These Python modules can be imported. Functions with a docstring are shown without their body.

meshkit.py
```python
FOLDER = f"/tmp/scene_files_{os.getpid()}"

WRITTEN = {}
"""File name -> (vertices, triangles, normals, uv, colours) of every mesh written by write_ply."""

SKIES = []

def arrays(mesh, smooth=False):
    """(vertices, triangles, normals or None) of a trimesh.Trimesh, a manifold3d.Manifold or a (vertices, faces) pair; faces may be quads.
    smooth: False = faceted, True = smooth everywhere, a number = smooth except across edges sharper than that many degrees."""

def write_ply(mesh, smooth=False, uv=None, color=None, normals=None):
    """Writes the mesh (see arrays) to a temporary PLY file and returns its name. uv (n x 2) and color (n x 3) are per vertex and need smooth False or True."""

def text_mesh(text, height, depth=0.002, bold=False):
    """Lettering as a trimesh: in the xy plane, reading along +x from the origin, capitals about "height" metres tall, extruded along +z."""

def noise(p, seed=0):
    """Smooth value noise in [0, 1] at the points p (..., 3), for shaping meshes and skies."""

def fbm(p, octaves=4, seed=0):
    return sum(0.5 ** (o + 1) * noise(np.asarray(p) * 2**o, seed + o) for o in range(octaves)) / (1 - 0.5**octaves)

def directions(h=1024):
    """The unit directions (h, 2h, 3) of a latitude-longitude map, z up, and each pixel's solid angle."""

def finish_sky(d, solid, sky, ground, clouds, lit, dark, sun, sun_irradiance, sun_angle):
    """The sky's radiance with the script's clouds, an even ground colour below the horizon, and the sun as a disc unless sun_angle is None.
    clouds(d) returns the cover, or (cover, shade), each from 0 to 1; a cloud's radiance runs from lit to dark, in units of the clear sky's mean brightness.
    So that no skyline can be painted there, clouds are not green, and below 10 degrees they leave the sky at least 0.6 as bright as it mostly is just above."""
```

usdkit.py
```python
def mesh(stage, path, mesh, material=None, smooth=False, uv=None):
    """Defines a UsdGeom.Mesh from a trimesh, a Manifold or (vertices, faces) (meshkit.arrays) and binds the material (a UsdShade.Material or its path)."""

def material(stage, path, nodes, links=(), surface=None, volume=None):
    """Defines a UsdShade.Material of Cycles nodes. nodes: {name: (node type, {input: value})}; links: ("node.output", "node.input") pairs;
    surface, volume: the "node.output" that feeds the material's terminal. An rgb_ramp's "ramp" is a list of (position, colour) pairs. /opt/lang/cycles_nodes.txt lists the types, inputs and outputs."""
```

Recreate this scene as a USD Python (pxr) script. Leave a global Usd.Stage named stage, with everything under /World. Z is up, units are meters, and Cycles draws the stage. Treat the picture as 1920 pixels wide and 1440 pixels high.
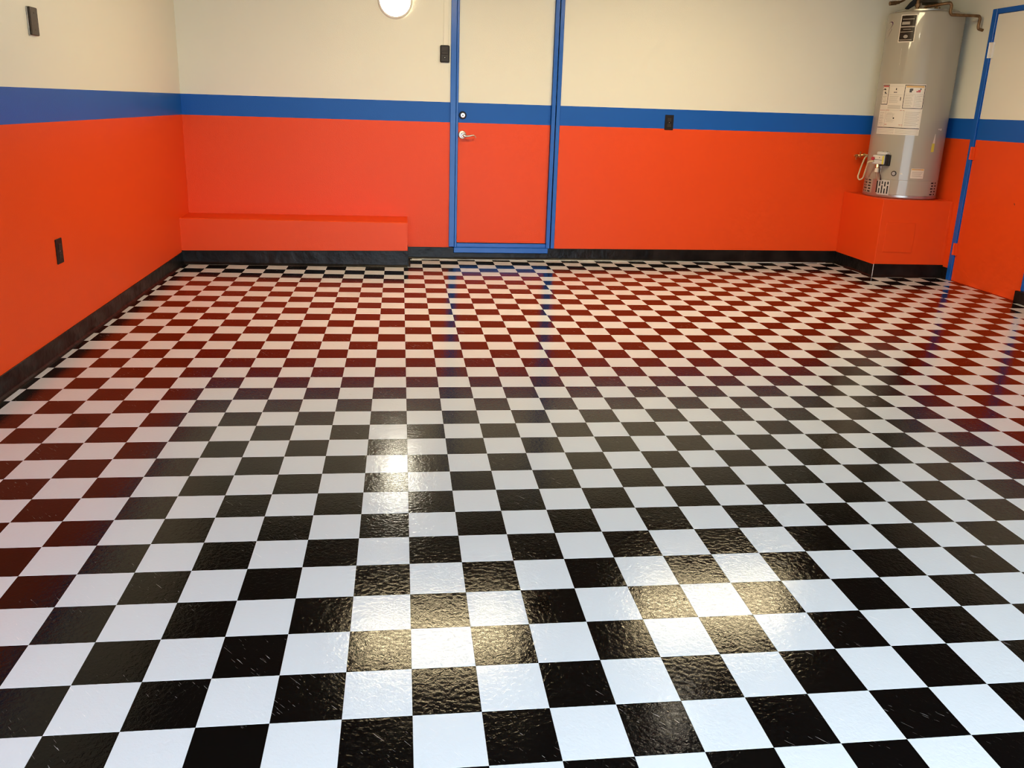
import math, random
import numpy as np
import trimesh
import manifold3d as m3
from shapely.geometry import Polygon, box as sbox
from pxr import Usd, UsdGeom, UsdLux, UsdShade, Gf, Sdf, Vt
import usdkit

random.seed(7)
rng = np.random.default_rng(7)
stage = Usd.Stage.CreateInMemory()
UsdGeom.SetStageUpAxis(stage, UsdGeom.Tokens.z)
UsdGeom.Xform.Define(stage, '/World')

# ------------------------------------------------------------------ camera, sky, exposure
FOCAL_PX, WIDTH = 1569.694, 1920.0
CAM = np.array([-0.02071, -1.52179, 1.27369])
R_CAM = np.array([[0.99142408, -0.12515141, 0.03762196],
                  [-0.00396653, -0.31657041, -0.94856072],
                  [0.13062371, 0.94027672, -0.31435194]])          # right, down, forward
cam = UsdGeom.Camera.Define(stage, '/World/camera')
cam.CreateHorizontalApertureAttr(36.0)
cam.CreateVerticalApertureAttr(27.0)
cam.CreateFocalLengthAttr(36.0 * FOCAL_PX / WIDTH)
cam.CreateClippingRangeAttr(Gf.Vec2f(0.05, 200))
r_, d_, f_ = R_CAM
cam.AddTransformOp().Set(Gf.Matrix4d(*r_, 0, *(-d_), 0, *(-f_), 0, *CAM, 1))
cam.CreateExposureAttr(0.28)

sky = UsdLux.DomeLight.Define(stage, '/World/sky')
sky.CreateColorAttr(Gf.Vec3f(0.75, 0.90, 1.04))
sky.CreateIntensityAttr(1.85)
sun = UsdLux.DistantLight.Define(stage, '/World/sun')          # shines over the roof on to the drive, not into the room
sun.CreateAngleAttr(0.53)
sun.CreateColorAttr(Gf.Vec3f(1.0, 0.93, 0.82))
sun.CreateIntensityAttr(19.5)
sun.AddRotateXYZOp().Set(Gf.Vec3f(-42, 0, 8))

LAMP_WARM = (1.0, 0.81, 0.48)
LAMP_CEILING = 38.0
LAMP_WALL = 40.0

# ------------------------------------------------------------------ helpers
LEAN = 0.038        # the slab falls two degrees towards the drive: measured from the floor every wall leans by this much
LOOKS = '/World/Looks'
_used = {}


def unique(path):
    n = _used.get(path, -1) + 1
    _used[path] = n
    return path if n == 0 else f'{path}_{n:03d}'


_base = {}


def lean(v):
    v = np.array(v, float)
    v[..., 1] += LEAN * v[..., 2]
    return v


def tag(prim, label=None, category=None, group=None, kind=None):
    p = prim.GetPrim() if hasattr(prim, 'GetPrim') else prim
    for k, x in (('label', label), ('category', category), ('group', group), ('kind', kind)):
        if x:
            p.SetCustomDataByKey(k, x)
    return p


def thing(name, base, label=None, category=None, group=None, kind=None, plumb=True):
    path = unique('/World/' + name)
    b = lean(base) if plumb else np.array(base, float)
    x = UsdGeom.Xform.Define(stage, path)
    x.AddTranslateOp().Set(Gf.Vec3d(*b))
    _base[path] = b
    tag(x, label, category, group, kind)
    return path


def obj(name, mesh, mat, parent=None, smooth=30, plumb=True, label=None, category=None, group=None, kind=None):
    """One Mesh; vertices come in room coordinates (measured from the floor), parts are stored relative to their thing."""
    if isinstance(mesh, (list, tuple)) and not isinstance(mesh[0], np.ndarray):
        mesh = trimesh.util.concatenate(mesh)
    if hasattr(mesh, 'to_mesh'):
        q = mesh.to_mesh()
        mesh = trimesh.Trimesh(q.vert_properties[:, :3], q.tri_verts, process=False)
    elif isinstance(mesh, tuple):
        mesh = trimesh.Trimesh(np.asarray(mesh[0], float), np.asarray(mesh[1], int), process=False)
    v = np.array(mesh.vertices, float)
    if plumb:
        v = lean(v)
    root = parent
    while root and root not in _base:
        root = root.rsplit('/', 1)[0]
    if root:
        v = v - _base[root]
    path = unique((parent or '/World') + '/' + name)
    m = usdkit.mesh(stage, path, trimesh.Trimesh(v, mesh.faces, process=False), M[mat] if isinstance(mat, str) else mat, smooth=smooth)
    tag(m, label, category, group, kind)
    return path


def bx(x0, y0, z0, x1, y1, z1, c=0.0):
    """A box, its edges chamfered by c."""
    x0, x1 = min(x0, x1), max(x0, x1)
    y0, y1 = min(y0, y1), max(y0, y1)
    z0, z1 = min(z0, z1), max(z0, z1)
    if c <= 0:
        b = trimesh.creation.box([x1 - x0, y1 - y0, z1 - z0])
        b.apply_translation([(x0 + x1) / 2, (y0 + y1) / 2, (z0 + z1) / 2])
        return b
    p = []
    for sx, X in ((1, x0), (-1, x1)):
        for sy, Y in ((1, y0), (-1, y1)):
            for sz, Z in ((1, z0), (-1, z1)):
                p += [(X, Y + sy * c, Z + sz * c), (X + sx * c, Y, Z + sz * c), (X + sx * c, Y + sy * c, Z)]
    return trimesh.convex.convex_hull(np.array(p))


def extrude(poly, depth):
    return trimesh.creation.extrude_polygon(poly, depth, engine='earcut')


def wall_panel(poly2d, origin, ex, ey, thick):
    """A polygon (along ex, height) made into a wall of a thickness, growing along ey from its face."""
    m = extrude(poly2d, thick)
    v = np.array(m.vertices)
    ex, ey = np.array(ex, float), np.array(ey, float)
    w = np.array(origin, float) + v[:, :1] * ex + v[:, 1:2] * np.array([0, 0, 1.0]) + v[:, 2:3] * ey
    t = trimesh.Trimesh(w, m.faces, process=False)
    if t.volume < 0:
        t.invert()
    return t


def round_path(pts, rad=0.02, n=5):
    pts = [np.array(p, float) for p in pts]
    out = [pts[0]]
    for a, b, c in zip(pts[:-2], pts[1:-1], pts[2:]):
        u, w = a - b, c - b
        r = min(rad, np.linalg.norm(u) * 0.45, np.linalg.norm(w) * 0.45)
        p0, p1 = b + u / np.linalg.norm(u) * r, b + w / np.linalg.norm(w) * r
        for t in np.linspace(0, 1, n):
            out.append((1 - t) ** 2 * p0 + 2 * t * (1 - t) * b + t * t * p1)
    out.append(pts[-1])
    return np.array(out)


def tube(pts, r, sides=12, cap=True):
    p = np.array(pts, float)
    r = np.broadcast_to(r, (len(p),))
    t = np.gradient(p, axis=0)
    t /= np.linalg.norm(t, axis=1, keepdims=True)
    a = np.cross(t[0], [0, 0, 1.0] if abs(t[0, 2]) < 0.9 else [1.0, 0, 0])
    a /= np.linalg.norm(a)
    rings = []
    for i in range(len(p)):
        a = a - t[i] * (a @ t[i])
        a /= np.linalg.norm(a)
        b = np.cross(t[i], a)
        g = np.arange(sides) * 2 * np.pi / sides
        rings.append(p[i] + r[i] * (np.cos(g)[:, None] * a + np.sin(g)[:, None] * b))
    v = np.vstack(rings)
    f = []
    for i in range(len(p) - 1):
        for j in range(sides):
            k = (j + 1) % sides
            A, B, Cc, D = i * sides + j, i * sides + k, (i + 1) * sides + k, (i + 1) * sides + j
            f += [(A, B, Cc), (A, Cc, D)]
    if cap:
        n = len(v)
        v = np.vstack([v, p[0], p[-1]])
        e = (len(p) - 1) * sides
        for j in range(sides):
            k = (j + 1) % sides
            f += [(n, k, j), (n + 1, e + j, e + k)]
    m = trimesh.Trimesh(v, np.array(f), process=False)
    if m.volume < 0:
        m.invert()
    return m


def rod(a, b, r, sides=16):
    return tube([a, b], r, sides)


def lathe(profile, centre, axis='z', n=64):
    """profile: (radius, height) pairs from the axis out and back; revolved about the axis through centre."""
    pr = np.array(profile, float)
    g = np.linspace(0, 2 * np.pi, n, endpoint=False)
    v = np.stack([np.outer(np.cos(g), pr[:, 0]), np.outer(np.sin(g), pr[:, 0]), np.broadcast_to(pr[:, 1], (n, len(pr)))], -1).reshape(-1, 3)
    k, f = len(pr), []
    for i in range(n):
        j = (i + 1) % n
        for q in range(k - 1):
            A, B, Cc, D = i * k + q, j * k + q, j * k + q + 1, i * k + q + 1
            if pr[q, 0] > 1e-9:
                f.append((A, B, Cc))
            if pr[q + 1, 0] > 1e-9:
                f.append((A, Cc, D))
    f = np.array(f)
    if axis == '-y':                     # heights point out of the back wall, towards the room
        v = np.stack([v[:, 0], -v[:, 2], v[:, 1]], -1)
    elif axis == 'x':                    # heights point along +x
        v = np.stack([v[:, 2], v[:, 0], v[:, 1]], -1)
    m = trimesh.Trimesh(v + np.array(centre, float), f, process=False)
    if m.volume < 0:
        m.invert()
    return m


# ------------------------------------------------------------------ materials
M = {}


def principled(name, color, rough=0.5, metallic=0.0, spec=0.5, coat=0.0, bump=None, emission=None, noise=None):
    nodes = {'p': ('principled_bsdf', {'base_color': color, 'roughness': rough, 'metallic': metallic, 'specular_ior_level': spec, 'coat_weight': coat})}
    links = []
    if emission:
        nodes['p'][1].update(emission_color=emission[0], emission_strength=emission[1])
    if bump or noise:
        nodes['g'] = ('geometry', {})
    if bump:                             # (scale, distance, strength)
        nodes['n'] = ('noise_texture', {'scale': bump[0], 'detail': 3.0, 'roughness': 0.55})
        nodes['b'] = ('bump', {'distance': bump[1], 'strength': bump[2]})
        links += [('g.position', 'n.vector'), ('n.fac', 'b.height'), ('b.normal', 'p.normal')]
    if noise:                            # (scale, other colour)
        nodes['n2'] = ('noise_texture', {'scale': noise[0], 'detail': 4.0})
        nodes['r2'] = ('rgb_ramp', {'ramp': [(0.35, color), (0.7, noise[1])]})
        links += [('g.position', 'n2.vector'), ('n2.fac', 'r2.fac'), ('r2.color', 'p.base_color')]
    M[name] = usdkit.material(stage, f'{LOOKS}/{name}', nodes, links, surface='p.BSDF')


CREAM, BLUE, ORANGE = (0.81, 0.775, 0.645), (0.006, 0.100, 0.43), (0.80, 0.069, 0.007)
# paint scheme that runs round the whole room: cream above, a blue stripe at waist height, orange below
M['painted_wall'] = usdkit.material(stage, LOOKS + '/painted_wall', {
    'g': ('geometry', {}), 's': ('separate_xyz', {}),
    'top': ('math', {'math_type': 'multiply_add', 'value2': 0.0075, 'value3': 1.2855}),
    'low': ('math', {'math_type': 'multiply_add', 'value2': 0.0066, 'value3': 1.1275}),
    'a': ('math', {'math_type': 'greater_than'}), 'b': ('math', {'math_type': 'greater_than'}),
    'm1': ('mix', {'color1': ORANGE, 'color2': BLUE}), 'm2': ('mix', {'color2': CREAM}),
    'n': ('noise_texture', {'scale': 170.0, 'detail': 2.0}),
    'bu': ('bump', {'distance': 0.0014, 'strength': 0.5}),
    'p': ('principled_bsdf', {'roughness': 0.42, 'specular_ior_level': 0.25}),
}, [('g.position', 's.vector'), ('s.x', 'top.value1'), ('s.x', 'low.value1'),
    ('s.z', 'a.value1'), ('low.value', 'a.value2'), ('s.z', 'b.value1'), ('top.value', 'b.value2'),
    ('a.value', 'm1.fac'), ('b.value', 'm2.fac'), ('m1.color', 'm2.color1'), ('m2.color', 'p.base_color'),
    ('g.position', 'n.vector'), ('n.fac', 'bu.height'), ('bu.normal', 'p.normal')], surface='p.BSDF')


SCRATCH = {'tile_black': (0.26, 0.25, 0.24), 'tile_white': (0.88, 0.88, 0.88), 'tile_mixed': (0.5, 0.5, 0.5)}


def floor_mat(name, color, from_attr=False):
    """Glossy clear-coated tile: brushed-on ripples in the coat and a few fine scratches in it."""
    nodes = {
        'g': ('geometry', {}),
        'n1': ('noise_texture', {'scale': 78.0, 'detail': 3.0, 'roughness': 0.62, 'distortion': 0.8}),
        'map2': ('mapping', {'mapping_type': 'texture', 'rotation': (0, 0, -0.8), 'scale': (1 / 14.0, 1 / 75.0, 1.0)}),
        'n2': ('noise_texture', {'scale': 1.0, 'detail': 2.0, 'distortion': 1.2}),
        'ad': ('math', {'math_type': 'multiply_add', 'value2': 0.28}),
        'b': ('bump', {'distance': 0.0022, 'strength': 0.22}),
        'n3': ('noise_texture', {'scale': 6.0, 'detail': 3.0}),
        'rr': ('map_range', {'from_min': 0.3, 'from_max': 0.7, 'to_min': 0.05, 'to_max': 0.11}),
        'map4': ('mapping', {'mapping_type': 'texture', 'rotation': (0, 0, -0.85), 'scale': (1 / 24.0, 1 / 460.0, 1.0)}),
        'n4': ('noise_texture', {'scale': 1.0, 'detail': 1.0, 'distortion': 0.9}),
        'n5': ('noise_texture', {'scale': 3.2, 'detail': 2.0}),
        't4': ('math', {'math_type': 'greater_than', 'value2': 0.74}),
        't5': ('math', {'math_type': 'greater_than', 'value2': 0.53}),
        'sc': ('math', {'math_type': 'multiply'}),
        'mix': ('mix', {'color1': color, 'color2': SCRATCH[name]}),
        'p': ('principled_bsdf', {'specular_ior_level': 0.25, 'roughness': 0.07}),
    }
    links = [('g.position', 'n1.vector'), ('g.position', 'map2.vector'), ('map2.vector', 'n2.vector'),
             ('n2.fac', 'ad.value1'), ('n1.fac', 'ad.value3'), ('ad.value', 'b.height'), ('b.normal', 'p.normal'),
             ('g.position', 'n3.vector'), ('n3.fac', 'rr.value'), ('rr.result', 'p.roughness'),
             ('g.position', 'map4.vector'), ('map4.vector', 'n4.vector'), ('n4.fac', 't4.value1'), ('g.position', 'n5.vector'), ('n5.fac', 't5.value1'),
             ('t4.value', 'sc.value1'), ('t5.value', 'sc.value2'), ('sc.value', 'mix.fac'), ('mix.color', 'p.base_color')]
    if from_attr:
        nodes['at'] = ('attribute', {'attribute': 'tone'})
        nodes['mx'] = ('mix', {'color1': BLACK, 'color2': WHITE})
        links += [('at.fac', 'mx.fac'), ('mx.color', 'mix.color1')]
    M[name] = usdkit.material(stage, f'{LOOKS}/{name}', nodes, links, surface='p.BSDF')


BLACK, WHITE = (0.0022, 0.0020, 0.0020), (0.71, 0.755, 0.785)
floor_mat('tile_black', BLACK)
floor_mat('tile_white', WHITE)
floor_mat('tile_mixed', WHITE, from_attr=True)
principled('subfloor', (0.18, 0.17, 0.16), 0.9)
principled('ceiling_paint', (0.13, 0.115, 0.095), 0.8, bump=(60, 0.002, 0.4))
principled('concrete', (0.42, 0.41, 0.39), 0.9, bump=(40, 0.003, 0.5), noise=(3, (0.5, 0.49, 0.46)))
principled('cream_paint', CREAM, 0.42, spec=0.3, bump=(170, 0.0012, 0.3))
principled('orange_paint', ORANGE, 0.42, spec=0.3, bump=(170, 0.0012, 0.35))
principled('blue_paint', (0.006, 0.105, 0.46), 0.30, spec=0.4, bump=(60, 0.001, 0.25))
principled('cove_black', (0.004, 0.0035, 0.003), 0.32, spec=0.15, bump=(9, 0.012, 0.6), noise=(7, (0.016, 0.012, 0.010)))
principled('black_plastic', (0.009, 0.006, 0.005), 0.4, spec=0.3)
principled('dark_plastic', (0.028, 0.020, 0.015), 0.45, spec=0.3)
principled('bronze_plate', (0.075, 0.048, 0.028), 0.5, spec=0.3, bump=(300, 0.001, 0.3), noise=(120, (0.05, 0.033, 0.022)))
principled('slot_dark', (0.004, 0.004, 0.004), 0.7)
principled('satin_nickel', (0.78, 0.72, 0.60), 0.28, metallic=1.0)
principled('chrome', (0.72, 0.70, 0.66), 0.16, metallic=1.0)
principled('galvanised', (0.50, 0.48, 0.43), 0.35, metallic=1.0, noise=(30, (0.38, 0.36, 0.32)))
principled('copper_aged', (0.16, 0.085, 0.035), 0.45, metallic=0.6, noise=(45, (0.26, 0.15, 0.07)))
principled('ring_metal', (0.42, 0.38, 0.34), 0.30, metallic=0.75)
principled('brass', (0.72, 0.48, 0.20), 0.3, metallic=1.0)
principled('gas_hose', (0.62, 0.50, 0.30), 0.4, bump=(400, 0.001, 0.4))
principled('tank_enamel', (0.37, 0.33, 0.255), 0.32, spec=0.4, coat=0.45)
principled('tank_trim', (0.52, 0.48, 0.43), 0.35)
principled('valve_grey', (0.60, 0.57, 0.52), 0.4)
principled('red_knob', (0.45, 0.04, 0.05), 0.4)
principled('yellow_print', (0.62, 0.55, 0.06), 0.5)
principled('label_paper', (0.70, 0.62, 0.50), 0.35)
principled('label_grey', (0.38, 0.32, 0.25), 0.4)
principled('label_ink', (0.03, 0.02, 0.018), 0.4)
principled('label_dark', (0.024, 0.013, 0.008), 0.3, spec=0.25)
principled('label_red', (0.45, 0.08, 0.06), 0.4)
principled('label_orange', (0.62, 0.36, 0.12), 0.4)
principled('logo_purple', (0.08, 0.03, 0.05), 0.35)
principled('white_plastic', (0.85, 0.80, 0.70), 0.4)
principled('hinge_white', (0.84, 0.80, 0.72), 0.35)
principled('caulk', (0.42, 0.41, 0.39), 0.2)
principled('lamp_wall', (0.9, 0.9, 0.85), 0.4, emission=((1.0, 0.93, 0.72), LAMP_WALL))
principled('lamp_ceiling', (0.9, 0.9, 0.85), 0.4, emission=(LAMP_WARM, LAMP_CEILING))
principled('lamp_small', (0.9, 0.9, 0.85), 0.4, emission=((1.0, 0.9, 0.7), 22.0))

# ------------------------------------------------------------------ the room
XL, XR, YF, H = -1.73, 4.64, -1.7, 2.5
BK0, BKS = 5.697, 0.036                      # the back wall is a little out of square


def yb(x):
    return BK0 + BKS * x


bdir = np.array([1, BKS, 0]) / math.hypot(1, BKS)
bnorm = np.array([-bdir[1], bdir[0], 0])     # out of the room
D1 = (0.400, 1.292, 0.05, 2.15)              # hole of the back door: x0 x1 z0 z1
D2 = (4.165, 5.055, 0.0, 2.125)              # hole of the side door: y0 y1 z0 z1
DOOR_X = (-1.25, 3.0)                         # the open overhead door behind the camera
LEDGE_Y, LEDGE_X, LEDGE_Z = 5.32, 0.03, 0.356
PX, PY, PZ = 4.003, 5.17, 0.65               # platform: left face, front face, top

# floor: slab and tiles
TU, TV = 0.1524, 0.1524 * 1.0520466
floor = thing('floor', (0, 0, 0), kind='structure', plumb=False)
room = Polygon([(XL, YF), (XR, YF), (XR, PY), (PX, PY), (PX, yb(PX)), (LEDGE_X, yb(LEDGE_X)), (LEDGE_X, LEDGE_Y), (XL, LEDGE_Y)])
obj('subfloor', bx(XL, YF, -0.15, XR, yb(XR), -0.004), 'subfloor', floor, plumb=False)
GAP, CH, TH = 0.00018, 0.0003, 0.004


def tile_mesh(poly):
    """A flat tile with softened top edges: a lower outline and a slightly smaller top one."""
    p = np.array(poly.exterior.coords)[:-1]
    if not poly.exterior.is_ccw:
        p = p[::-1]
    c = p.mean(0)
    d = p - c
    inner = c + d * (1 - CH / np.maximum(np.abs(d).max(0), 1e-3))
    n = len(p)
    v = np.vstack([np.c_[p, np.full(n, -TH)], np.c_[p, np.full(n, -CH)], np.c_[inner, np.zeros(n)]])
    f = []
    for a in (0, n):
        for i in range(n):
            j = (i + 1) % n
            f += [(a + i, a + j, a + n + j), (a + i, a + n + j, a + n + i)]
    for i in range(1, n - 1):
        f.append((2 * n, 2 * n + i, 2 * n + i + 1))
    return v, np.array(f)


def to_pixel(P):
    q = (np.asarray(P, float) - CAM) @ R_CAM.T
    return q[..., :2] / q[..., 2:] * FOCAL_PX + np.array([960, 720]), q[..., 2]


cells = []
for u in range(-12, 31):
    for v in range(-11, 37):
        sq = sbox(u * TU + GAP, v * TV + GAP, (u + 1) * TU - GAP, (v + 1) * TV - GAP)
        part = sq if room.contains(sq) else sq.intersection(room)
        if part.is_empty or part.geom_type != 'Polygon' or part.area < 4e-4:
            continue
        pts = np.array(part.exterior.coords)[:-1]
        q, depth = to_pixel(np.c_[pts, np.zeros(len(pts))])
        seen = 0.0
        if depth.min() > 0.2:
            hull = Polygon(q)
            hull = hull if hull.is_valid else hull.buffer(0)
            seen = hull.intersection(sbox(0, 0, 1920, 1440)).area
        cells.append((seen, (u + v) % 2 == 0, part))
cells.sort(key=lambda c: -c[0])
for seen, black, part in cells[:300]:                                   # the tiles that show largest, each a piece of its own
    obj('tile', tile_mesh(part), 'tile_black' if black else 'tile_white', floor, smooth=False, plumb=False)
vs, fs, tone, at = [], [], [], 0
for seen, black, part in cells[300:]:                                   # the rest of the same checkerboard
    v, f = tile_mesh(part)
    vs.append(v), fs.append(f + at), tone.append(np.full(len(v), 0.0 if black else 1.0))
    at += len(v)
rest = obj('far_tiles', (np.vstack(vs), np.vstack(fs)), 'tile_mixed', floor, smooth=False, plumb=False, kind='stuff',
           label='remaining black and white checkerboard tiles towards the walls')
UsdGeom.PrimvarsAPI(stage.GetPrimAtPath(rest)).CreatePrimvar('tone', Sdf.ValueTypeNames.FloatArray, 'vertex').Set(Vt.FloatArray.FromNumpy(np.concatenate(tone).astype(np.float32)))

# walls
wx0, wx1 = XL - 0.15, XR + 0.15
poly = Polygon([(wx0, -0.1), (wx1, -0.1), (wx1, H), (wx0, H)]).difference(sbox(D1[0], D1[2], D1[1], D1[3]))
obj('wall_back', [wall_panel(poly, (0, BK0, 0), (1, BKS, 0), bnorm, 0.125), wall_panel(sbox(wx0, -0.1, wx1, H), (0, BK0 + 0.125, 0), (1, BKS, 0), bnorm, 0.08)], 'painted_wall', kind='structure')
obj('wall_left', bx(XL - 0.15, YF, -0.1, XL, yb(XL) + 0.001, H), 'painted_wall', kind='structure')
poly = sbox(YF, -0.1, yb(XR) + 0.001, H).difference(sbox(D2[0], 0.0, D2[1], D2[3]))
obj('wall_right', [wall_panel(poly, (XR, 0, 0), (0, 1, 0), (1, 0, 0), 0.125), wall_panel(sbox(YF, -0.1, yb(XR) + 0.001, H), (XR + 0.125, 0, 0), (0, 1, 0), (1, 0, 0), 0.08)], 'painted_wall', kind='structure')
poly = sbox(wx0, -0.1, wx1, H).difference(sbox(DOOR_X[0], -0.2, DOOR_X[1], 2.15))
obj('wall_front', wall_panel(poly, (0, YF, 0), (1, 0, 0), (0, -1, 0), 0.15), 'painted_wall', kind='structure')
obj('ceiling', bx(wx0, YF - 0.15, H, wx1, yb(XR) + 0.15, H + 0.1), 'ceiling_paint', kind='structure')
obj('driveway', bx(-24, -40, -0.15, 26, YF - 0.1505, -0.02), 'concrete', kind='structure', plumb=False)

# low concrete ledge along the foot of the back wall
lg = trimesh.convex.convex_hull(np.array([(x, y, z) for x in (XL, LEDGE_X) for y, z in
     ((LEDGE_Y, 0), (LEDGE_Y, LEDGE_Z - 0.006), (LEDGE_Y + 0.006, LEDGE_Z), (yb(x) - 0.0005, LEDGE_Z), (yb(x) - 0.0005, 0))]))
obj('wall_ledge', lg, 'orange_paint', kind='structure', smooth=False)


# black cove base
def cove(name, a, b, h=0.1, h1=None, ext=(0, 0), foot=0.024):
    """Cove base along a wall from a to b (room on the left-hand side of a->b)."""
    a, b = np.array(a, float), np.array(b, float)
    d = (b - a) / np.linalg.norm(b - a)
    a, b = a - d * ext[0], b + d * ext[1]
    n = np.array([-d[1], d[0]])
    prof = lambda hh: [(0.0, 0.0), (foot, 0.0), (foot * 0.62, 0.0035), (0.0085, 0.012), (0.006, 0.024), (0.005, hh - 0.002), (0.0035, hh), (0.0, hh)]
    v, k = [], 8
    for P, hh in ((a, h), (b, h1 or h)):
        v += [(P[0] + n[0] * o, P[1] + n[1] * o, z) for o, z in prof(hh)]
    f = []
    for i in range(k):
        j = (i + 1) % k
        f += [(i, k + i, k + j), (i, k + j, j)]
    for i in range(1, k - 1):
        f += [(0, i, i + 1), (k, k + i + 1, k + i)]
    m = trimesh.Trimesh(np.array(v), np.array(f), process=False)
    if m.volume < 0:
        m.invert()
    return m


def base(name, meshes):
    return obj(name, meshes, 'cove_black', kind='structure', smooth=25)


E_ = 0.0006
base('baseboard_left', [cove('', (XL + E_, LEDGE_Y), (XL + E_, YF), 0.094)])
base('baseboard_ledge', [cove('', (LEDGE_X, LEDGE_Y - E_), (XL, LEDGE_Y - E_), 0.13, 0.104), cove('', (LEDGE_X + E_, yb(LEDGE_X)), (LEDGE_X + E_, LEDGE_Y), 0.12, 0.128, ext=(0, 0.006))])
base('baseboard_back', [cove('', (PX, yb(PX) - E_), (1.257, yb(1.257) - E_), 0.109, 0.0995),
                        cove('', (1.257, yb(1.257) - E_), (0.426, yb(0.426) - E_), 0.056),
                        cove('', (0.426, yb(0.426) - E_), (LEDGE_X + 0.006, yb(LEDGE_X) - E_), 0.102)])
base('baseboard_platform', [cove('', (PX - E_, PY), (PX - E_, yb(PX)), 0.105, ext=(0.006, 0)), cove('', (XR, PY - E_), (PX, PY - E_), 0.110, ext=(0, 0.006))])
base('baseboard_right', [cove('', (XR - E_, 5.089), (XR - E_, PY), 0.098), bx(XR - 0.03, 4.08, 0, XR - E_, 4.215, 0.09, 0.004), cove('', (XR - E_, YF), (XR - E_, 4.08), 0.092)])

# caulk line where the cove meets the floor at the back wall, and the pale joint at the platform's corner
xs = np.linspace(0.07, 3.9, 60)
obj('caulk_bead', tube([(x, yb(x) - 0.027 - 0.002 * rng.random(), 0.002) for x in xs], [0.0022 + 0.0022 * rng.random() for _ in xs], 6), 'caulk',
    label='thin pale caulk line on the floor along the back wall baseboard', category='caulk line')
obj('corner_bead', rod((PX - 0.006, PY - 0.006, 0.001), (PX - 0.006, PY - 0.006, 0.110), 0.0035, 8), 'caulk',
    label='thin grey vertical joint strip on the black base at the platform corner', category='trim strip')

# ------------------------------------------------------------------ back door


def B(x, off, z):
    """A point off metres in front of the back wall."""
    return np.array([x, yb(x) - off, z])


def bbox(x0, x1, z0, z1, o0, o1, c=0.0):
    """A box on the back wall, standing between o0 and o1 metres in front of it."""
    m = bx(x0, -o1, z0, x1, -o0, z1, c)
    v = np.array(m.vertices)
    v[:, 1] += yb(v[:, 0])
    return trimesh.Trimesh(v, m.faces, process=False)


door = thing('door_1', B(0.84, 0, 0.0), kind='structure',
             label='cream and orange back door crossed by the blue stripe, with blue frame')
obj('leaf', bbox(0.4535, 1.2385, 0.139, 2.128, -0.075, -0.028, 0.002), 'painted_wall', door, smooth=False)
obj('casing', bbox(0.385, 0.4315, 0.107, 2.185, 0.0005, 0.014, 0.003), 'blue_paint', door, smooth=False)
obj('casing', bbox(1.279, 1.3125, 0.101, 2.185, 0.0005, 0.014, 0.003), 'blue_paint', door, smooth=False)
obj('casing', bbox(0.385, 1.3125, 2.186, 2.235, 0.0005, 0.014, 0.003), 'blue_paint', door, smooth=False)
obj('jamb', bbox(0.434, 0.4525, 0.100, 2.13, -0.12, 0.004, 0.002), 'blue_paint', door, smooth=False)
obj('jamb', bbox(1.2405, 1.274, 0.100, 2.13, -0.12, 0.002, 0.002), 'blue_paint', door, smooth=False)
obj('jamb', bbox(0.434, 1.274, 2.131, 2.149, -0.12, 0.002, 0.002), 'blue_paint', door, smooth=False)
obj('door_sweep', bbox(0.456, 1.236, 0.140, 0.152, -0.0275, -0.020, 0.002), 'orange_paint', door, smooth=False)
obj('sill', bbox(0.453, 1.2405, 0.100, 0.1365, -0.12, -0.012, 0.003), 'blue_paint', door, smooth=False)
obj('threshold', bbox(0.427, 1.256, 0.0585, 0.1045, -0.10, 0.024, 0.004), 'blue_paint', door, smooth=False)
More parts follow.
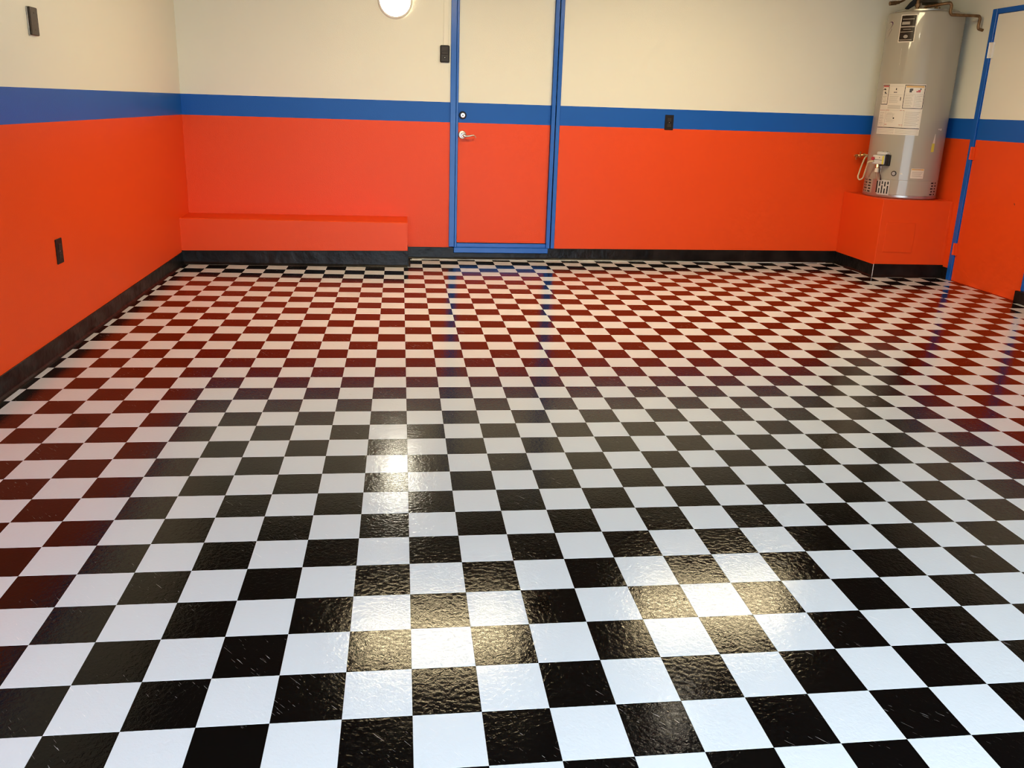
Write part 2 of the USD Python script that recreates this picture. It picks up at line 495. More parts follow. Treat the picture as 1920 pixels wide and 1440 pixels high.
obj('deadbolt', lathe([(0, 0), (0.0315, 0), (0.0315, 0.008), (0.027, 0.014), (0.022, 0.0145), (0, 0.0145)], B(0.491, -0.028, 1.190), '-y', 40), 'black_plastic', door,
    label='black ringed deadbolt with silver cylinder')
obj('lock_cylinder', [lathe([(0, 0), (0.021, 0), (0.021, 0.006), (0.017, 0.011), (0, 0.012)], B(0.491, -0.0145, 1.190), '-y', 32)], 'satin_nickel', door)
obj('keyhole', [lathe([(0, 0), (0.0055, 0), (0.0055, 0.0012), (0, 0.0012)], B(0.491, -0.0022, 1.188), '-y', 20), bbox(0.4895, 0.4925, 1.180, 1.186, 0.0022, 0.0034)], 'dark_plastic', door)
obj('rosette', lathe([(0, 0), (0.034, 0), (0.034, 0.004), (0.030, 0.010), (0.018, 0.013), (0, 0.013)], B(0.490, -0.028, 1.034), '-y', 40), 'satin_nickel', door)
lv = round_path([B(0.490, -0.014, 1.034), B(0.491, 0.022, 1.033), B(0.515, 0.026, 1.024), B(0.545, 0.026, 1.027), B(0.575, 0.025, 1.035), B(0.592, 0.022, 1.030), B(0.601, 0.018, 1.014)], 0.016, 6)
obj('lever', tube(lv, np.interp(np.linspace(0, 1, len(lv)), [0, 0.25, 0.4, 0.7, 1], [0.0105, 0.0125, 0.009, 0.006, 0.0035]), 12), 'satin_nickel', door)
obj('lever_hub', lathe([(0, 0), (0.018, 0), (0.018, 0.010), (0.014, 0.015), (0, 0.016)], B(0.492, 0.012, 1.032), '-y', 28), 'satin_nickel', door)

# ------------------------------------------------------------------ side door in the right wall
d2 = thing('door_2', (XR, 4.61, 0), kind='structure', label='cream and orange side door crossed by the blue stripe, beside the water heater')
obj('leaf', bx(XR + 0.004, 4.190, 0.004, XR + 0.045, 5.030, 2.107, 0.002), 'painted_wall', d2, smooth=False)
obj('casing', bx(XR - 0.010, 5.033, 0.002, XR - 0.0005, 5.086, 2.147, 0.003), 'blue_paint', d2, smooth=False)
obj('casing', bx(XR - 0.010, 4.132, 0.095, XR - 0.0005, 4.186, 2.147, 0.003), 'blue_paint', d2, smooth=False)
obj('casing', bx(XR - 0.010, 4.1865, 2.110, XR - 0.0005, 5.0325, 2.147, 0.003), 'blue_paint', d2, smooth=False)
obj('jamb', [bx(XR, 5.031, 0.002, XR + 0.12, 5.0545, 2.12), bx(XR, 4.166, 0.002, XR + 0.12, 4.189, 2.12), bx(XR, 4.19, 2.109, XR + 0.12, 5.031, 2.12)], 'blue_paint', d2, smooth=False)
for z0, z1, mat in ((1.782, 1.900, 'hinge_white'), (1.000, 1.102, 'painted_wall'), (0.218, 0.318, 'painted_wall')):
    kn = [rod((XR - 0.014, 5.045, z0 + (z1 - z0) * k / 5 + 0.0006), (XR - 0.014, 5.045, z0 + (z1 - z0) * (k + 1) / 5 - 0.0006), 0.0062, 12) for k in range(5)]
    obj('hinge', kn + [bx(XR - 0.0135, 5.004, z0, XR + 0.0035, 5.043, z1, 0.001)], mat, d2, smooth=30,
        label='unpainted white upper hinge' if mat == 'hinge_white' else None)
obj('scuff', trimesh.util.concatenate([bx(XR + 0.0033, 4.435 + 0.004 * i, 0.700 + 0.004 * i, XR + 0.0042, 4.441 + 0.004 * i, 0.705 + 0.005 * i) for i in range(3)]), 'dark_plastic', d2, smooth=False)

# ------------------------------------------------------------------ wall lamp, opener control, outlets


def disc_lamp(name, centre, label):
    t = thing(name, centre, label, 'lamp')
    c = np.array(centre)
    obj('trim_ring', lathe([(0.118, 0.0), (0.1365, 0.0), (0.1365, 0.012), (0.131, 0.022), (0.122, 0.026), (0.118, 0.022), (0.118, 0.0)], c, '-y', 64), 'white_plastic', t)
    pr = [(0.0, 0.001)] + [(0.1175, 0.001)] + [(0.1175 * math.cos(a), 0.018 + 0.016 * math.sin(a)) for a in np.linspace(0, math.pi / 2, 8)]
    pr[-1] = (0.0, pr[-1][1])
    obj('diffuser', lathe(pr, c, '-y', 64), 'lamp_wall', t)


disc_lamp('wall_lamp', B(-0.060, 0.0005, 2.035), 'glowing round white lamp high on the back wall left of the blue-framed door')

t = thing('door_opener_control', B(0.3355, 0.0, 1.592), 'small black door-opener control on the back wall beside the blue door frame', 'wall control')
obj('housing', bbox(0.2975, 0.3740, 1.592, 1.722, 0.0005, 0.020, 0.006), 'black_plastic', t)
obj('faceplate', bbox(0.3075, 0.3640, 1.602, 1.711, 0.0202, 0.022, 0.001), 'dark_plastic', t)
obj('push_bar', bbox(0.3095, 0.3620, 1.652, 1.674, 0.0222, 0.028, 0.002), 'dark_plastic', t)
obj('display', bbox(0.3095, 0.3620, 1.684, 1.706, 0.0222, 0.0245, 0.001), 'dark_plastic', t)
obj('button', lathe([(0, 0), (0.0105, 0), (0.0105, 0.002), (0.009, 0.0042), (0, 0.0045)], B(0.3355, 0.0222, 1.629), '-y', 24), 'black_plastic', t)
obj('button_light', lathe([(0, 0), (0.003, 0), (0.003, 0.001), (0, 0.001)], B(0.3355, 0.0272, 1.629), '-y', 12), 'white_plastic', t)
obj('cable_raceway', bbox(0.324, 0.3635, 1.7225, H - 0.001, 0.0005, 0.009, 0.0025), 'cream_paint',
    label='flat cream cable cover running up the wall above the black opener control', category='cable cover', smooth=False)


def outlet(name, base_pt, place, label, group=None):
    """A duplex outlet: place(a, z, o) maps width, height and distance from the wall to the room."""
    t = thing(name, base_pt, label, 'outlet')

    def pb(a0, a1, z0, z1, o0, o1, c):
        m = bx(a0, o0, z0, a1, o1, z1, c)
        v = np.array([place(a, z, o) for a, o, z in m.vertices])
        q = trimesh.Trimesh(v, m.faces, process=False)
        if q.volume < 0:
            q.invert()
        return q
    obj('cover_plate', pb(-0.039, 0.039, 0, 0.124, 0.0005, 0.006, 0.002), 'black_plastic', t)
    for zc in (0.0395, 0.0845):
        r = obj('receptacle', pb(-0.0165, 0.0165, zc - 0.0145, zc + 0.0145, 0.0062, 0.0085, 0.001), 'dark_plastic', t)
        obj('slot', [pb(-0.0075, -0.0055, zc - 0.001, zc + 0.008, 0.0086, 0.0089, 0), pb(0.0055, 0.0075, zc - 0.001, zc + 0.008, 0.0086, 0.0089, 0), pb(-0.002, 0.002, zc - 0.010, zc - 0.006, 0.0086, 0.0089, 0)], 'slot_dark', r, smooth=False)
    obj('screw', pb(-0.003, 0.003, 0.059, 0.065, 0.0062, 0.0076, 0.0006), 'galvanised', t)


outlet('outlet', B(2.278, 0, 1.132), lambda a, z, o: B(2.278 + a, o, 1.132 + z), 'black outlet in the blue stripe of the back wall')
outlet('outlet', (XL, 2.921, 0.436), lambda a, z, o: np.array([XL + o, 2.921 + a, 0.436 + z]), 'black outlet low on the orange left wall')
t = thing('blank_plate', (XL, 2.911, 1.505), 'blank dark bronze plate high on the cream left wall', 'wall plate')
obj('back_box', bx(XL + 0.0005, 2.8665, 1.505, XL + 0.007, 2.956, 1.629, 0.001), 'galvanised', t, smooth=False)
obj('cover_plate', bx(XL + 0.0072, 2.870, 1.5055, XL + 0.016, 2.9555, 1.6285, 0.003), 'bronze_plate', t, smooth=False)
for z in (1.530, 1.604):
    obj('screw', lathe([(0, 0), (0.0035, 0), (0.003, 0.0015), (0, 0.0018)], (XL + 0.016, 2.912, z), 'x', 14), 'bronze_plate', t)



def parts(name, meshes, mat, parent, **k):
    for m in meshes:
        obj(name, m, mat, parent, smooth=False, **k)


# ------------------------------------------------------------------ platform and water heater
t = thing('heater_platform', (PX, PY, 0), 'orange boxed platform in the right corner under the grey water heater', 'platform')
obj('body', bx(PX, PY, 0.0, XR - 0.0008, yb(PX) - 0.002, PZ, 0.003), 'orange_paint', t, smooth=False)
ap = obj('access_panel', bx(4.062, PY - 0.0045, 0.212, 4.328, PY - 0.0003, 0.461, 0.0015), 'orange_paint', t, smooth=False)
obj('edge_bead', bx(XR - 0.022, PY - 0.002, 0.111, XR - 0.0015, PY - 0.0003, PZ - 0.004, 0.0008), 'orange_paint', t, smooth=False)

HX, HY, HR = 4.333, 5.505, 0.297
HZ0, HZ1 = PZ + 0.001, 2.142
heater = thing('water_heater', (HX, HY, HZ0), 'tall grey water heater standing on the orange platform in the corner', 'water heater')


def cylp(theta, z, r):
    a = math.radians(theta)
    return np.array([HX + r * math.cos(a), HY + r * math.sin(a), z])


def patch(t0, t1, z0, z1, r0=0.0004, r1=0.0012, n=None):
    """A curved slab on the tank: between two angles, two heights and two distances from its skin."""
    n = n or max(2, int(abs(t1 - t0) / 4) + 1)
    th = np.linspace(t0, t1, n)
    v = []
    for a in th:
        for z, r in ((z0, r0), (z1, r0), (z1, r1), (z0, r1)):
            v.append(cylp(a, z, HR + r))
    f = []
    for i in range(n - 1):
        for k in range(4):
            l = (k + 1) % 4
            A, Bq, Cq, D = i * 4 + k, i * 4 + l, (i + 1) * 4 + l, (i + 1) * 4 + k
            f += [(A, Bq, Cq), (A, Cq, D)]
    e = (n - 1) * 4
    f += [(0, 2, 1), (0, 3, 2), (e, e + 1, e + 2), (e, e + 2, e + 3)]
    m = trimesh.Trimesh(np.array(v), np.array(f), process=False)
    if m.volume < 0:
        m.invert()
    return m


def cframe(t0, t1, z0, z1, w, r0, r1):
    """A rectangular outline on the tank, w metres wide."""
    dw = math.degrees(w / HR)
    return trimesh.util.concatenate([patch(t0, t1, z0, z0 + w, r0, r1), patch(t0, t1, z1 - w, z1, r0, r1),
                                     patch(t0, t0 + dw, z0 + w, z1 - w, r0, r1), patch(t1 - dw, t1, z0 + w, z1 - w, r0, r1)])


obj('tank', lathe([(0, 0.680), (HR - 0.002, 0.680), (HR, 0.682), (HR, 0.8035), (HR - 0.0012, 0.8045), (HR - 0.0012, 0.8060), (HR, 0.807), (HR, 2.118), (HR - 0.003, 2.128), (HR - 0.010, 2.134), (HR - 0.03, 2.136), (0, 2.137)], (HX, HY, 0), n=128), 'tank_enamel', heater, smooth=40)
obj('base_ring', lathe([(0, HZ0), (HR - 0.006, HZ0), (HR - 0.001, HZ0 + 0.004), (HR + 0.0015, HZ0 + 0.012), (HR + 0.001, 0.6795), (0, 0.6795)], (HX, HY, 0), n=128), 'ring_metal', heater, smooth=40, label='shiny metal base ring')
obj('top_rim', lathe([(0.19, 2.1375), (HR - 0.055, 2.1375), (HR - 0.05, 2.139), (HR - 0.05, 2.150), (HR - 0.055, 2.1515), (0.19, 2.1515), (0.19, 2.1375)], (HX, HY, 0), n=96), 'galvanised', heater, smooth=40)

# slots in the base band
for row in range(5):
    zc = 0.786 - 0.0235 * row
    sh = 1.6 * (row % 2)
    for a0, a1 in ((179.5 + sh, 186.5 + sh * 0.3), (171.5 - sh, 174.5 + sh), (164.0, 167.0)):
        obj('vent_slot', patch(a0, a1, zc - 0.0065, zc + 0.0045, 0.0002, 0.0006), 'slot_dark', heater, smooth=False)
    for a0, a1 in ((292.0 + sh, 298.5), (303.0, 307.0 + sh)):
        obj('vent_slot', patch(a0, a1, zc + 0.004 - 0.0065, zc + 0.004 + 0.0045, 0.0002, 0.0006), 'slot_dark', heater, smooth=False)
obj('burner_door', patch(203.0, 223.0, 0.674, 0.797, 0.0003, 0.0045), 'tank_trim', heater, smooth=False)
obj('inner_plate', patch(190.5, 201.0, 0.676, 0.799, 0.0002, 0.0008), 'ring_metal', heater, smooth=False, label='bare metal plate beside the burner door')
obj('plate_wire', patch(200.0, 202.4, 0.69, 0.785, 0.0003, 0.002), 'dark_plastic', heater, smooth=False)
for col in range(4):
    a = 205.3 + 4.6 * col
    zs = ((0.744, 0.783), (0.686, 0.727)) if col % 2 == 0 else ((0.763, 0.786), (0.686, 0.752))
    for z0, z1 in zs:
        obj('vent_slot', patch(a, a + 2.0, z0, z1, 0.0042, 0.0049), 'slot_dark', heater, smooth=False)

# stickers
lab = obj('energy_label', patch(199.8, 226.0, 1.895, 2.107, 0.0003, 0.0009), 'label_paper', heater, smooth=False, label='black sticker with white border near the top')
obj('dark_field', patch(201.3, 224.6, 1.903, 2.099, 0.00095, 0.0012), 'label_dark', lab, smooth=False)
parts('print', [patch(203, 222, 2.068, 2.074, 0.00125, 0.0015), patch(203, 216, 2.030, 2.052, 0.00125, 0.0015), patch(201.6, 224, 2.008, 2.018, 0.00125, 0.0015),
              patch(206, 219, 1.992, 1.996, 0.00125, 0.0015), patch(202.5, 222, 1.972, 1.977, 0.00125, 0.0015), patch(202, 222, 1.911, 1.916, 0.00125, 0.0015)], 'label_grey', lab)
a = np.linspace(0, 2 * np.pi, 20, endpoint=False)
obj('emblem', trimesh.convex.convex_hull(np.array([cylp(212 + 3.6 * math.cos(q), 1.939 + 0.013 * math.sin(q), HR + r) for q in a for r in (0.00125, 0.0016)])), 'label_grey', lab, smooth=False)
lab = obj('instruction_label', patch(182.0, 254.0, 1.171, 1.573, 0.0003, 0.0009), 'label_paper', heater, smooth=False, label='large white instruction sheet with black boxed columns')
K0, K1 = 0.00095, 0.0012
parts('box_outline', [cframe(182.6, 197.3, 1.409, 1.567, 0.0045, K0, K1)], 'label_ink', lab)
parts('box_outline', [cframe(223.6, 253.6, 1.381, 1.567, 0.0045, K0, K1)], 'label_ink', lab)
parts('heading', [patch(184, 196, 1.548, 1.561, K0, K1)], 'label_red', lab)
parts('heading', [patch(225.4, 251.8, 1.546, 1.561, K0, K1)], 'label_orange', lab)
ink = [patch(184.5, 191, 1.523, 1.531, K0, K1), patch(186, 190, 1.527, 1.537, K0, K1), patch(188.5, 191, 1.497, 1.512, K0, K1), patch(190, 193.5, 1.495, 1.501, K0, K1),
       patch(206.5, 212, 1.504, 1.510, K0, K1), patch(209.5, 211, 1.524, 1.540, K0, K1), patch(231, 234.5, 1.508, 1.536, K0, K1), patch(232, 236, 1.522, 1.538, K0, K1),
       patch(218.6, 219.8, 1.442, 1.470, K0, K1), patch(182.4, 253.4, 1.222, 1.2275, K0, K1), patch(211.5, 213.5, 1.296, 1.308, K0, K1), patch(246, 248, 1.530, 1.540, K0, K1)]
parts('print', ink, 'label_ink', lab)
parts('pictogram', [patch(241, 247, 1.510, 1.520, K0, K1), patch(243.5, 247.5, 1.520, 1.528, K0, K1)], 'label_red', lab)
parts('red_rule', [patch(197, 203, 1.362, 1.366, K0, K1), patch(221, 227.5, 1.362, 1.366, K0, K1), patch(183, 196, 1.361, 1.3635, K0, K1), patch(197, 202, 1.248, 1.252, K0, K1), patch(222, 228, 1.248, 1.252, K0, K1)], 'label_red', lab)
grey = [patch(199, 221.5, 1.556, 1.558, K0, K1), patch(184, 195.5, 1.486, 1.488, K0, K1), patch(199, 221.5, 1.486, 1.488, K0, K1), patch(225.4, 252, 1.492, 1.494, K0, K1)]
for k in range(6):
    grey.append(patch(184.5, 194 - (k * 7 % 3), 1.473 - 0.0105 * k, 1.4760 - 0.0105 * k, K0, K1))
    grey.append(patch(200, 216 - (k * 5 % 4), 1.474 - 0.0095 * k, 1.4765 - 0.0095 * k, K0, K1))
for k in range(9):
    grey.append(patch(226, 237.5 - (k * 5 % 3), 1.480 - 0.0105 * k, 1.4825 - 0.0105 * k, K0, K1))
    grey.append(patch(239.5, 251 - (k * 7 % 4), 1.480 - 0.0105 * k, 1.4825 - 0.0105 * k, K0, K1))
for k in range(4):
    grey.append(patch(199, 221, 1.400 - 0.008 * k, 1.4035 - 0.008 * k, K0, K1))
for k in range(10):
    grey.append(patch(184, 194 - (k * 3 % 4), 1.340 - 0.011 * k, 1.3425 - 0.011 * k, K0, K1))
    grey.append(patch(230, 251.5 - (k * 7 % 5), 1.350 - 0.0115 * k, 1.3530 - 0.0115 * k, K0, K1))
    grey.append(patch(200, 209 + (k * 5 % 6), 1.345 - 0.0085 * k, 1.3468 - 0.0085 * k, K0, K1))
for k in range(4):
    grey.append(patch(183, 216, 1.211 - 0.010 * k, 1.2135 - 0.010 * k, K0, K1))
    grey.append(patch(218, 253, 1.211 - 0.010 * k, 1.2135 - 0.010 * k, K0, K1))
obj('small_print', grey, 'label_grey', lab, smooth=False, kind='stuff')
obj('diagram_outline', [cframe(197.0, 227.8, 1.232, 1.364, 0.0018, K0, K1), cframe(199.5, 211, 1.285, 1.335, 0.0015, K0 + 0.0003, K1 + 0.0003)], 'label_grey', lab, smooth=False)
lab = obj('rating_label', patch(251.8, 272.8, 0.826, 0.906, 0.0003, 0.0009), 'label_paper', heater, smooth=False, label='small white sticker with orange heading near the base')
obj('heading', patch(252.4, 272.2, 0.892, 0.904, K0, K1), 'label_orange', lab, smooth=False)
parts('print', [patch(257, 268, 0.896, 0.900, K1, K1 + 0.0003)] + [patch(253.5, 271 - (k * 5 % 4), 0.877 - 0.0095 * k, 0.880 - 0.0095 * k, K0, K1) for k in range(5)], 'label_grey', lab)
obj('stamp', [patch(255 + 1.7 * k, 256.2 + 1.7 * k, 0.916, 0.923, 0.0002, 0.0004) for k in range(6)], 'label_grey', heater, smooth=False, kind='stuff')
obj('hang_tag', patch(279.5, 285.0, 1.044, 1.112, 0.0003, 0.0010), 'yellow_print', heater, smooth=False, label='yellow strip sticker')
obj('hang_tag', [trimesh.convex.convex_hull(np.array([cylp(q, z, HR + r) for q, z in ((280.6, 1.113), (285.0, 1.113), (283.6, 1.190), (283.0, 1.190)) for r in (0.0003, 0.0010)]))], 'label_paper', heater)
parts('sticker_scrap', [patch(288, 291, 1.222, 1.232, 0.0003, 0.0008), patch(292, 296, 1.218, 1.234, 0.0003, 0.0008)], 'label_paper', heater)
obj('scratch', [patch(208.9 - 0.15 * k, 209.15 - 0.15 * k, 1.72 + 0.026 * k, 1.745 + 0.026 * k, 0.0001, 0.0003, 2) for k in range(5)], 'label_paper', heater, smooth=False)


def stroke(pts, w, r0, r1):
    """A brush stroke on the tank: (angle, height, half width) along its length."""
    p = np.array(pts, float)
    v, f = [], []
    for a, z, h in p:
        for s in (-1, 1):
            for r in (r0, r1):
                v.append(cylp(a + s * math.degrees((h + w) / HR) * 0.6, z + s * (h + w) * 0.55, HR + r))
    for i in range(len(p) - 1):
        A, Bq = 4 * i, 4 * i + 4
        for c, d in ((0, 1), (1, 3), (3, 2), (2, 0)):
            f += [(A + c, A + d, Bq + d), (A + c, Bq + d, Bq + c)]
    e = 4 * (len(p) - 1)
    f += [(0, 2, 3), (0, 3, 1), (e, e + 3, e + 2), (e, e + 1, e + 3)]
    m = trimesh.Trimesh(np.array(v), np.array(f), process=False)
    if m.volume < 0:
        m.invert()
    return m


sw = [[(172, 2.050, 0.003), (176, 2.060, 0.007), (180, 2.060, 0.009), (183.5, 2.050, 0.010), (183.5, 2.036, 0.011), (181.5, 2.022, 0.011), (178, 2.006, 0.008), (174, 1.990, 0.003)],
      [(183, 2.008, 0.003), (182, 1.996, 0.009), (180, 1.982, 0.010), (178, 1.968, 0.008), (175, 1.952, 0.003)]]
parts('logo_outline', [stroke(s, 0.004, 0.0002, 0.0016) for s in sw], 'label_paper', heater)
parts('logo', [stroke(s, 0.0, 0.0008, 0.0024) for s in sw], 'logo_purple', heater)

# gas control valve on the front of the tank
ga = math.radians(206.5)
er, et = np.array([math.cos(ga), math.sin(ga), 0]), np.array([-math.sin(ga), math.cos(ga), 0])
G0 = np.array([HX, HY, 0]) + er * HR


def gv(a, o, z):
    """A point on the valve: a along the skin to the right, o away from it."""
    return G0 + et * a + er * o + np.array([0, 0, z])


def gbox(a0, a1, o0, o1, z0, z1, c=0.002):
    m = bx(a0, o0, z0, a1, o1, z1, c)
    q = trimesh.Trimesh(np.array([gv(*p) for p in m.vertices]), m.faces, process=False)
    if q.volume < 0:
        q.invert()
    return q


valve = obj('gas_valve', [gbox(-0.062, 0.050, 0.018, 0.072, 0.925, 1.000, 0.006), gbox(-0.045, 0.052, -0.006, 0.050, 1.001, 1.028, 0.008)], 'valve_grey', heater, smooth=False, label='pale gas control valve with a red knob')
obj('mounting_plate', gbox(-0.055, 0.062, -0.010, 0.016, 0.915, 1.005, 0.003), 'black_plastic', valve, smooth=False)
obj('side_cover', gbox(0.0515, 0.062, 0.018, 0.062, 0.918, 1.010, 0.003), 'black_plastic', valve, smooth=False)
obj('warning_strip', gbox(0.033, 0.048, 0.0722, 0.0728, 0.928, 0.996, 0.0), 'yellow_print', valve, smooth=False)
obj('control_face', [gbox(-0.040, 0.030, 0.0722, 0.0735, 0.966, 0.994, 0.0005)], 'label_paper', valve, smooth=False)
parts('indicator', [gbox(0.003, 0.010, 0.0738, 0.0745, 0.977, 0.984, 0.0), gbox(-0.036, 0.030, 0.0722, 0.0728, 0.9595, 0.9620, 0.0), gbox(-0.020, -0.010, -0.002, 0.0, 1.0285, 1.0315, 0.0), gbox(0.015, 0.027, -0.002, 0.0, 1.0285, 1.0315, 0.0)], 'label_ink', valve)
obj('red_knob', rod(gv(-0.049, 0.072, 0.970), gv(-0.049, 0.088, 0.970), 0.0135, 20), 'red_knob', valve)
obj('brass_fitting', [rod(gv(-0.022, 0.045, 0.928), gv(-0.022, 0.045, 0.900), 0.014, 6), rod(gv(-0.040, 0.045, 0.918), gv(-0.030, 0.045, 0.912), 0.008, 8), rod(gv(-0.022, 0.045, 0.900), gv(-0.022, 0.045, 0.892), 0.010, 12)], 'brass', valve)
obj('ignition_box', gbox(-0.034, -0.004, 0.034, 0.058, 0.858, 0.892, 0.003), 'label_paper', valve, smooth=False)
obj('burner_tube', tube(round_path([gv(0.010, 0.045, 0.930), gv(0.012, 0.045, 0.880), gv(0.002, 0.030, 0.840), gv(0.001, 0.012, 0.792)], 0.02), 0.0055, 10), 'chrome', valve)
obj('pilot_tube', [tube(round_path([gv(-0.016, 0.045, 0.860), gv(-0.020, 0.030, 0.830), gv(-0.018, 0.012, 0.792)], 0.02), 0.0028, 8), tube(round_path([gv(-0.028, 0.045, 0.860), gv(-0.032, 0.028, 0.825), gv(-0.031, 0.010, 0.790)], 0.02), 0.0022, 8)], 'satin_nickel', valve)
obj('igniter_wire', tube(round_path([gv(0.012, 0.050, 0.945), gv(0.016, 0.055, 0.905), gv(0.004, 0.050, 0.865), gv(0.012, 0.035, 0.838), gv(0.010, 0.012, 0.795)], 0.02), 0.003, 8), 'black_plastic', valve)
obj('burner_nut', rod(gv(0.010, 0.045, 0.932), gv(0.010, 0.045, 0.914), 0.010, 6), 'slot_dark', valve)
sg = cylp(226.6, 0.857, HR)
sr = np.array([math.cos(math.radians(226.6)), math.sin(math.radians(226.6)), 0])
s_ = obj('sight_glass', tube([sg - sr * 0.002, sg + sr * 0.006], 0.021, 28), 'dark_plastic', heater)
obj('sight_ring', [tube([sg + sr * 0.0062, sg + sr * 0.010], 0.0145, 24), tube([sg + sr * 0.0101, sg + sr * 0.0125], 0.006, 16)], 'galvanised', s_)
parts('sticker_scrap', [patch(236, 239.5, 0.852, 0.862, 0.0003, 0.0009)], 'label_paper', heater)

# top: draft hood, nipples, relief line
hood = obj('draft_hood', [lathe([(0.0, 2.300), (0.051, 2.300), (0.051, 2.285), (0.105, 2.222), (0.108, 2.214), (0.104, 2.213), (0.048, 2.277), (0.0, 2.277)], (HX, HY, 0), n=48)], 'galvanised', heater, smooth=40)
for k in range(4):
    q = math.radians(25 + 90 * k)
    obj('hood_leg', bx(-0.006, -0.0015, 2.1375, 0.006, 0.0015, 2.232).apply_transform(trimesh.transformations.translation_matrix([HX + 0.098 * math.cos(q), HY + 0.098 * math.sin(q), 0]) @ trimesh.transformations.rotation_matrix(q + math.pi / 2, [0, 0, 1])), 'galvanised', hood, smooth=False)
obj('vent_pipe', lathe([(0.0, 2.3005), (0.052, 2.3005), (0.052, H + 0.02), (0.0, H + 0.02)], (HX, HY, 0), n=40), 'galvanised', heater, smooth=40)
obj('flue_collar', lathe([(0.0, 2.1375), (0.060, 2.1375), (0.060, 2.168), (0.0, 2.168)], (HX, HY, 0), n=40), 'dark_plastic', heater, smooth=40)
for x, y in ((HX - 0.15, HY - 0.095), (HX + 0.10, HY + 0.02)):
    obj('water_nipple', [rod((x, y, 2.136), (x, y, 2.215), 0.0125, 16), rod((x, y, 2.172), (x, y, 2.196), 0.020, 6)], 'copper_aged', heater)
obj('flex_connector', tube(round_path([(HX - 0.15, HY - 0.095, 2.21), (HX - 0.145, HY - 0.09, 2.28), (HX - 0.10, HY + 0.05, 2.40), (HX - 0.10, HY + 0.33, 2.42)], 0.08, 8), 0.0125, 12), 'copper_aged', heater)
obj('insulation_flap', trimesh.convex.convex_hull(np.array([(4.125, 5.49, 2.166), (4.150, 5.49, 2.158), (4.195, 5.47, 2.190), (4.240, 5.45, 2.260), (4.205, 5.46, 2.262), (4.160, 5.48, 2.215),
    (4.125, 5.50, 2.166), (4.150, 5.50, 2.158), (4.195, 5.48, 2.190), (4.240, 5.46, 2.260), (4.205, 5.47, 2.262), (4.160, 5.49, 2.215)])), 'slot_dark', heater, smooth=False)
obj('relief_pipe', tube(round_path([(4.215, 5.36, 2.138), (4.216, 5.345, 2.172), (4.235, 5.30, 2.172), (4.268, 5.22, 2.180), (4.322, 5.185, 2.189), (4.337, 5.185, 2.170), (4.334, 5.185, 2.118), (4.350, 5.185, 2.102), (4.588, 5.185, 2.104), (4.600, 5.185, 2.090), (4.596, 5.185, 2.028), (4.600, 5.184, 2.008), (XR - 0.001, 5.181, 2.000)], 0.018, 5), 0.0115, 12), 'copper_aged', heater, label='brown copper relief pipe bent down to the right wall')
obj('pipe_end', [rod((4.045, 5.60, 2.211), (4.100, 5.60, 2.219), 0.0165, 14), rod((4.100, 5.60, 2.219), (4.128, 5.60, 2.225), 0.013, 14), tube(round_path([(4.128, 5.60, 2.225), (4.160, 5.60, 2.238), (4.200, 5.60, 2.268), (4.233, 5.56, 2.262)], 0.02), 0.0085, 10)], 'copper_aged', heater)

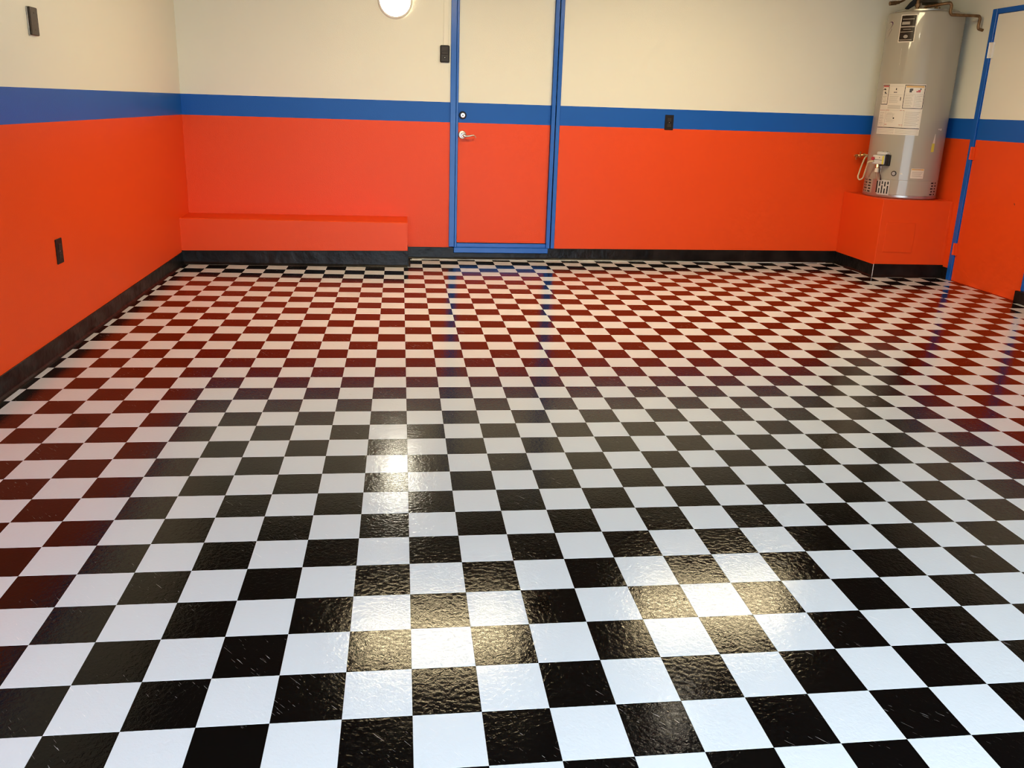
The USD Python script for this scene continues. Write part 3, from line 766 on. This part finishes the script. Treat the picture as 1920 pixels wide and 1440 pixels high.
# gas shut-off at the wall and its flexible hose
t = thing('gas_shutoff', (4.066, yb(4.066), 0.968), 'small brass gas shut-off valve on the back wall left of the water heater', 'gas valve')
wx = 4.066
obj('stub_pipe', rod((wx, yb(wx) - 0.001, 0.972), (wx, 5.805, 0.972), 0.011, 14), 'brass', t)
obj('valve_body', [rod((4.050, 5.80, 0.968), (4.118, 5.765, 0.982), 0.0125, 8), rod((4.046, 5.802, 0.967), (4.062, 5.794, 0.970), 0.017, 6), rod((4.098, 5.775, 0.978), (4.114, 5.767, 0.981), 0.016, 6)], 'brass', t)
obj('handle', [bx(4.018, 5.778, 0.966, 4.058, 5.784, 0.976, 0.002), rod((4.070, 5.80, 0.972), (4.070, 5.77, 0.972), 0.007, 10), bx(4.064, 5.766, 0.955, 4.076, 5.772, 1.008, 0.002), bx(4.036, 5.776, 0.936, 4.046, 5.782, 0.966, 0.002)], 'brass', t, smooth=False)
hose = round_path([(4.1225, 5.7625, 0.9830), (4.120, 5.70, 0.981), (4.035, 5.62, 0.970), (3.985, 5.58, 0.880), (3.953, 5.55, 0.800), (3.960, 5.53, 0.778), (3.975, 5.50, 0.795), (3.960, 5.44, 0.900), (3.945, 5.40, 0.942), (3.975, 5.37, 0.948), gv(-0.064, 0.045, 0.955)], 0.035, 6)
obj('gas_hose', tube(hose, 0.0068, 12), 'gas_hose', heater, label='tan flexible gas hose looping to the left')

# ------------------------------------------------------------------ ceiling lights, seen only as glints on the floor


def strip_light(x0, x1, y, label):
    t = thing('ceiling_light', ((x0 + x1) / 2, y, H), label, 'lamp', 'strip lights on the ceiling')
    obj('housing', bx(x0, y - 0.14, H - 0.035, x1, y + 0.14, H - 0.0005, 0.004), 'white_plastic', t, smooth=False)
    pr = Polygon([(-0.12, -0.0352), (0.12, -0.0352), (0.12, -0.055), (0.09, -0.08), (-0.09, -0.08), (-0.12, -0.055)])
    m = extrude(pr, x1 - x0 - 0.03)
    v = np.array(m.vertices)
    w = np.c_[x0 + 0.015 + v[:, 2], y + v[:, 0], H + v[:, 1]]
    q = trimesh.Trimesh(w, m.faces, process=False)
    if q.volume < 0:
        q.invert()
    obj('diffuser', q, 'lamp_ceiling', t, smooth=False)


strip_light(-0.36, 0.84, 3.66, 'strip light on the ceiling over the left half of the garage')
strip_light(1.82, 3.02, 3.90, 'strip light on the ceiling over the right half of the garage')
t = thing('ceiling_light', (1.74, 2.72, H), 'small round lamp on the ceiling between the two strip lights', 'lamp')
obj('base', lathe([(0, H - 0.02), (0.085, H - 0.02), (0.085, H - 0.0005), (0, H - 0.0005)], (1.74, 2.72, 0), n=40), 'white_plastic', t)
obj('diffuser', lathe([(0, H - 0.075), (0.045, H - 0.070), (0.072, H - 0.05), (0.08, H - 0.0205), (0, H - 0.0205)], (1.74, 2.72, 0), n=40), 'lamp_small', t)
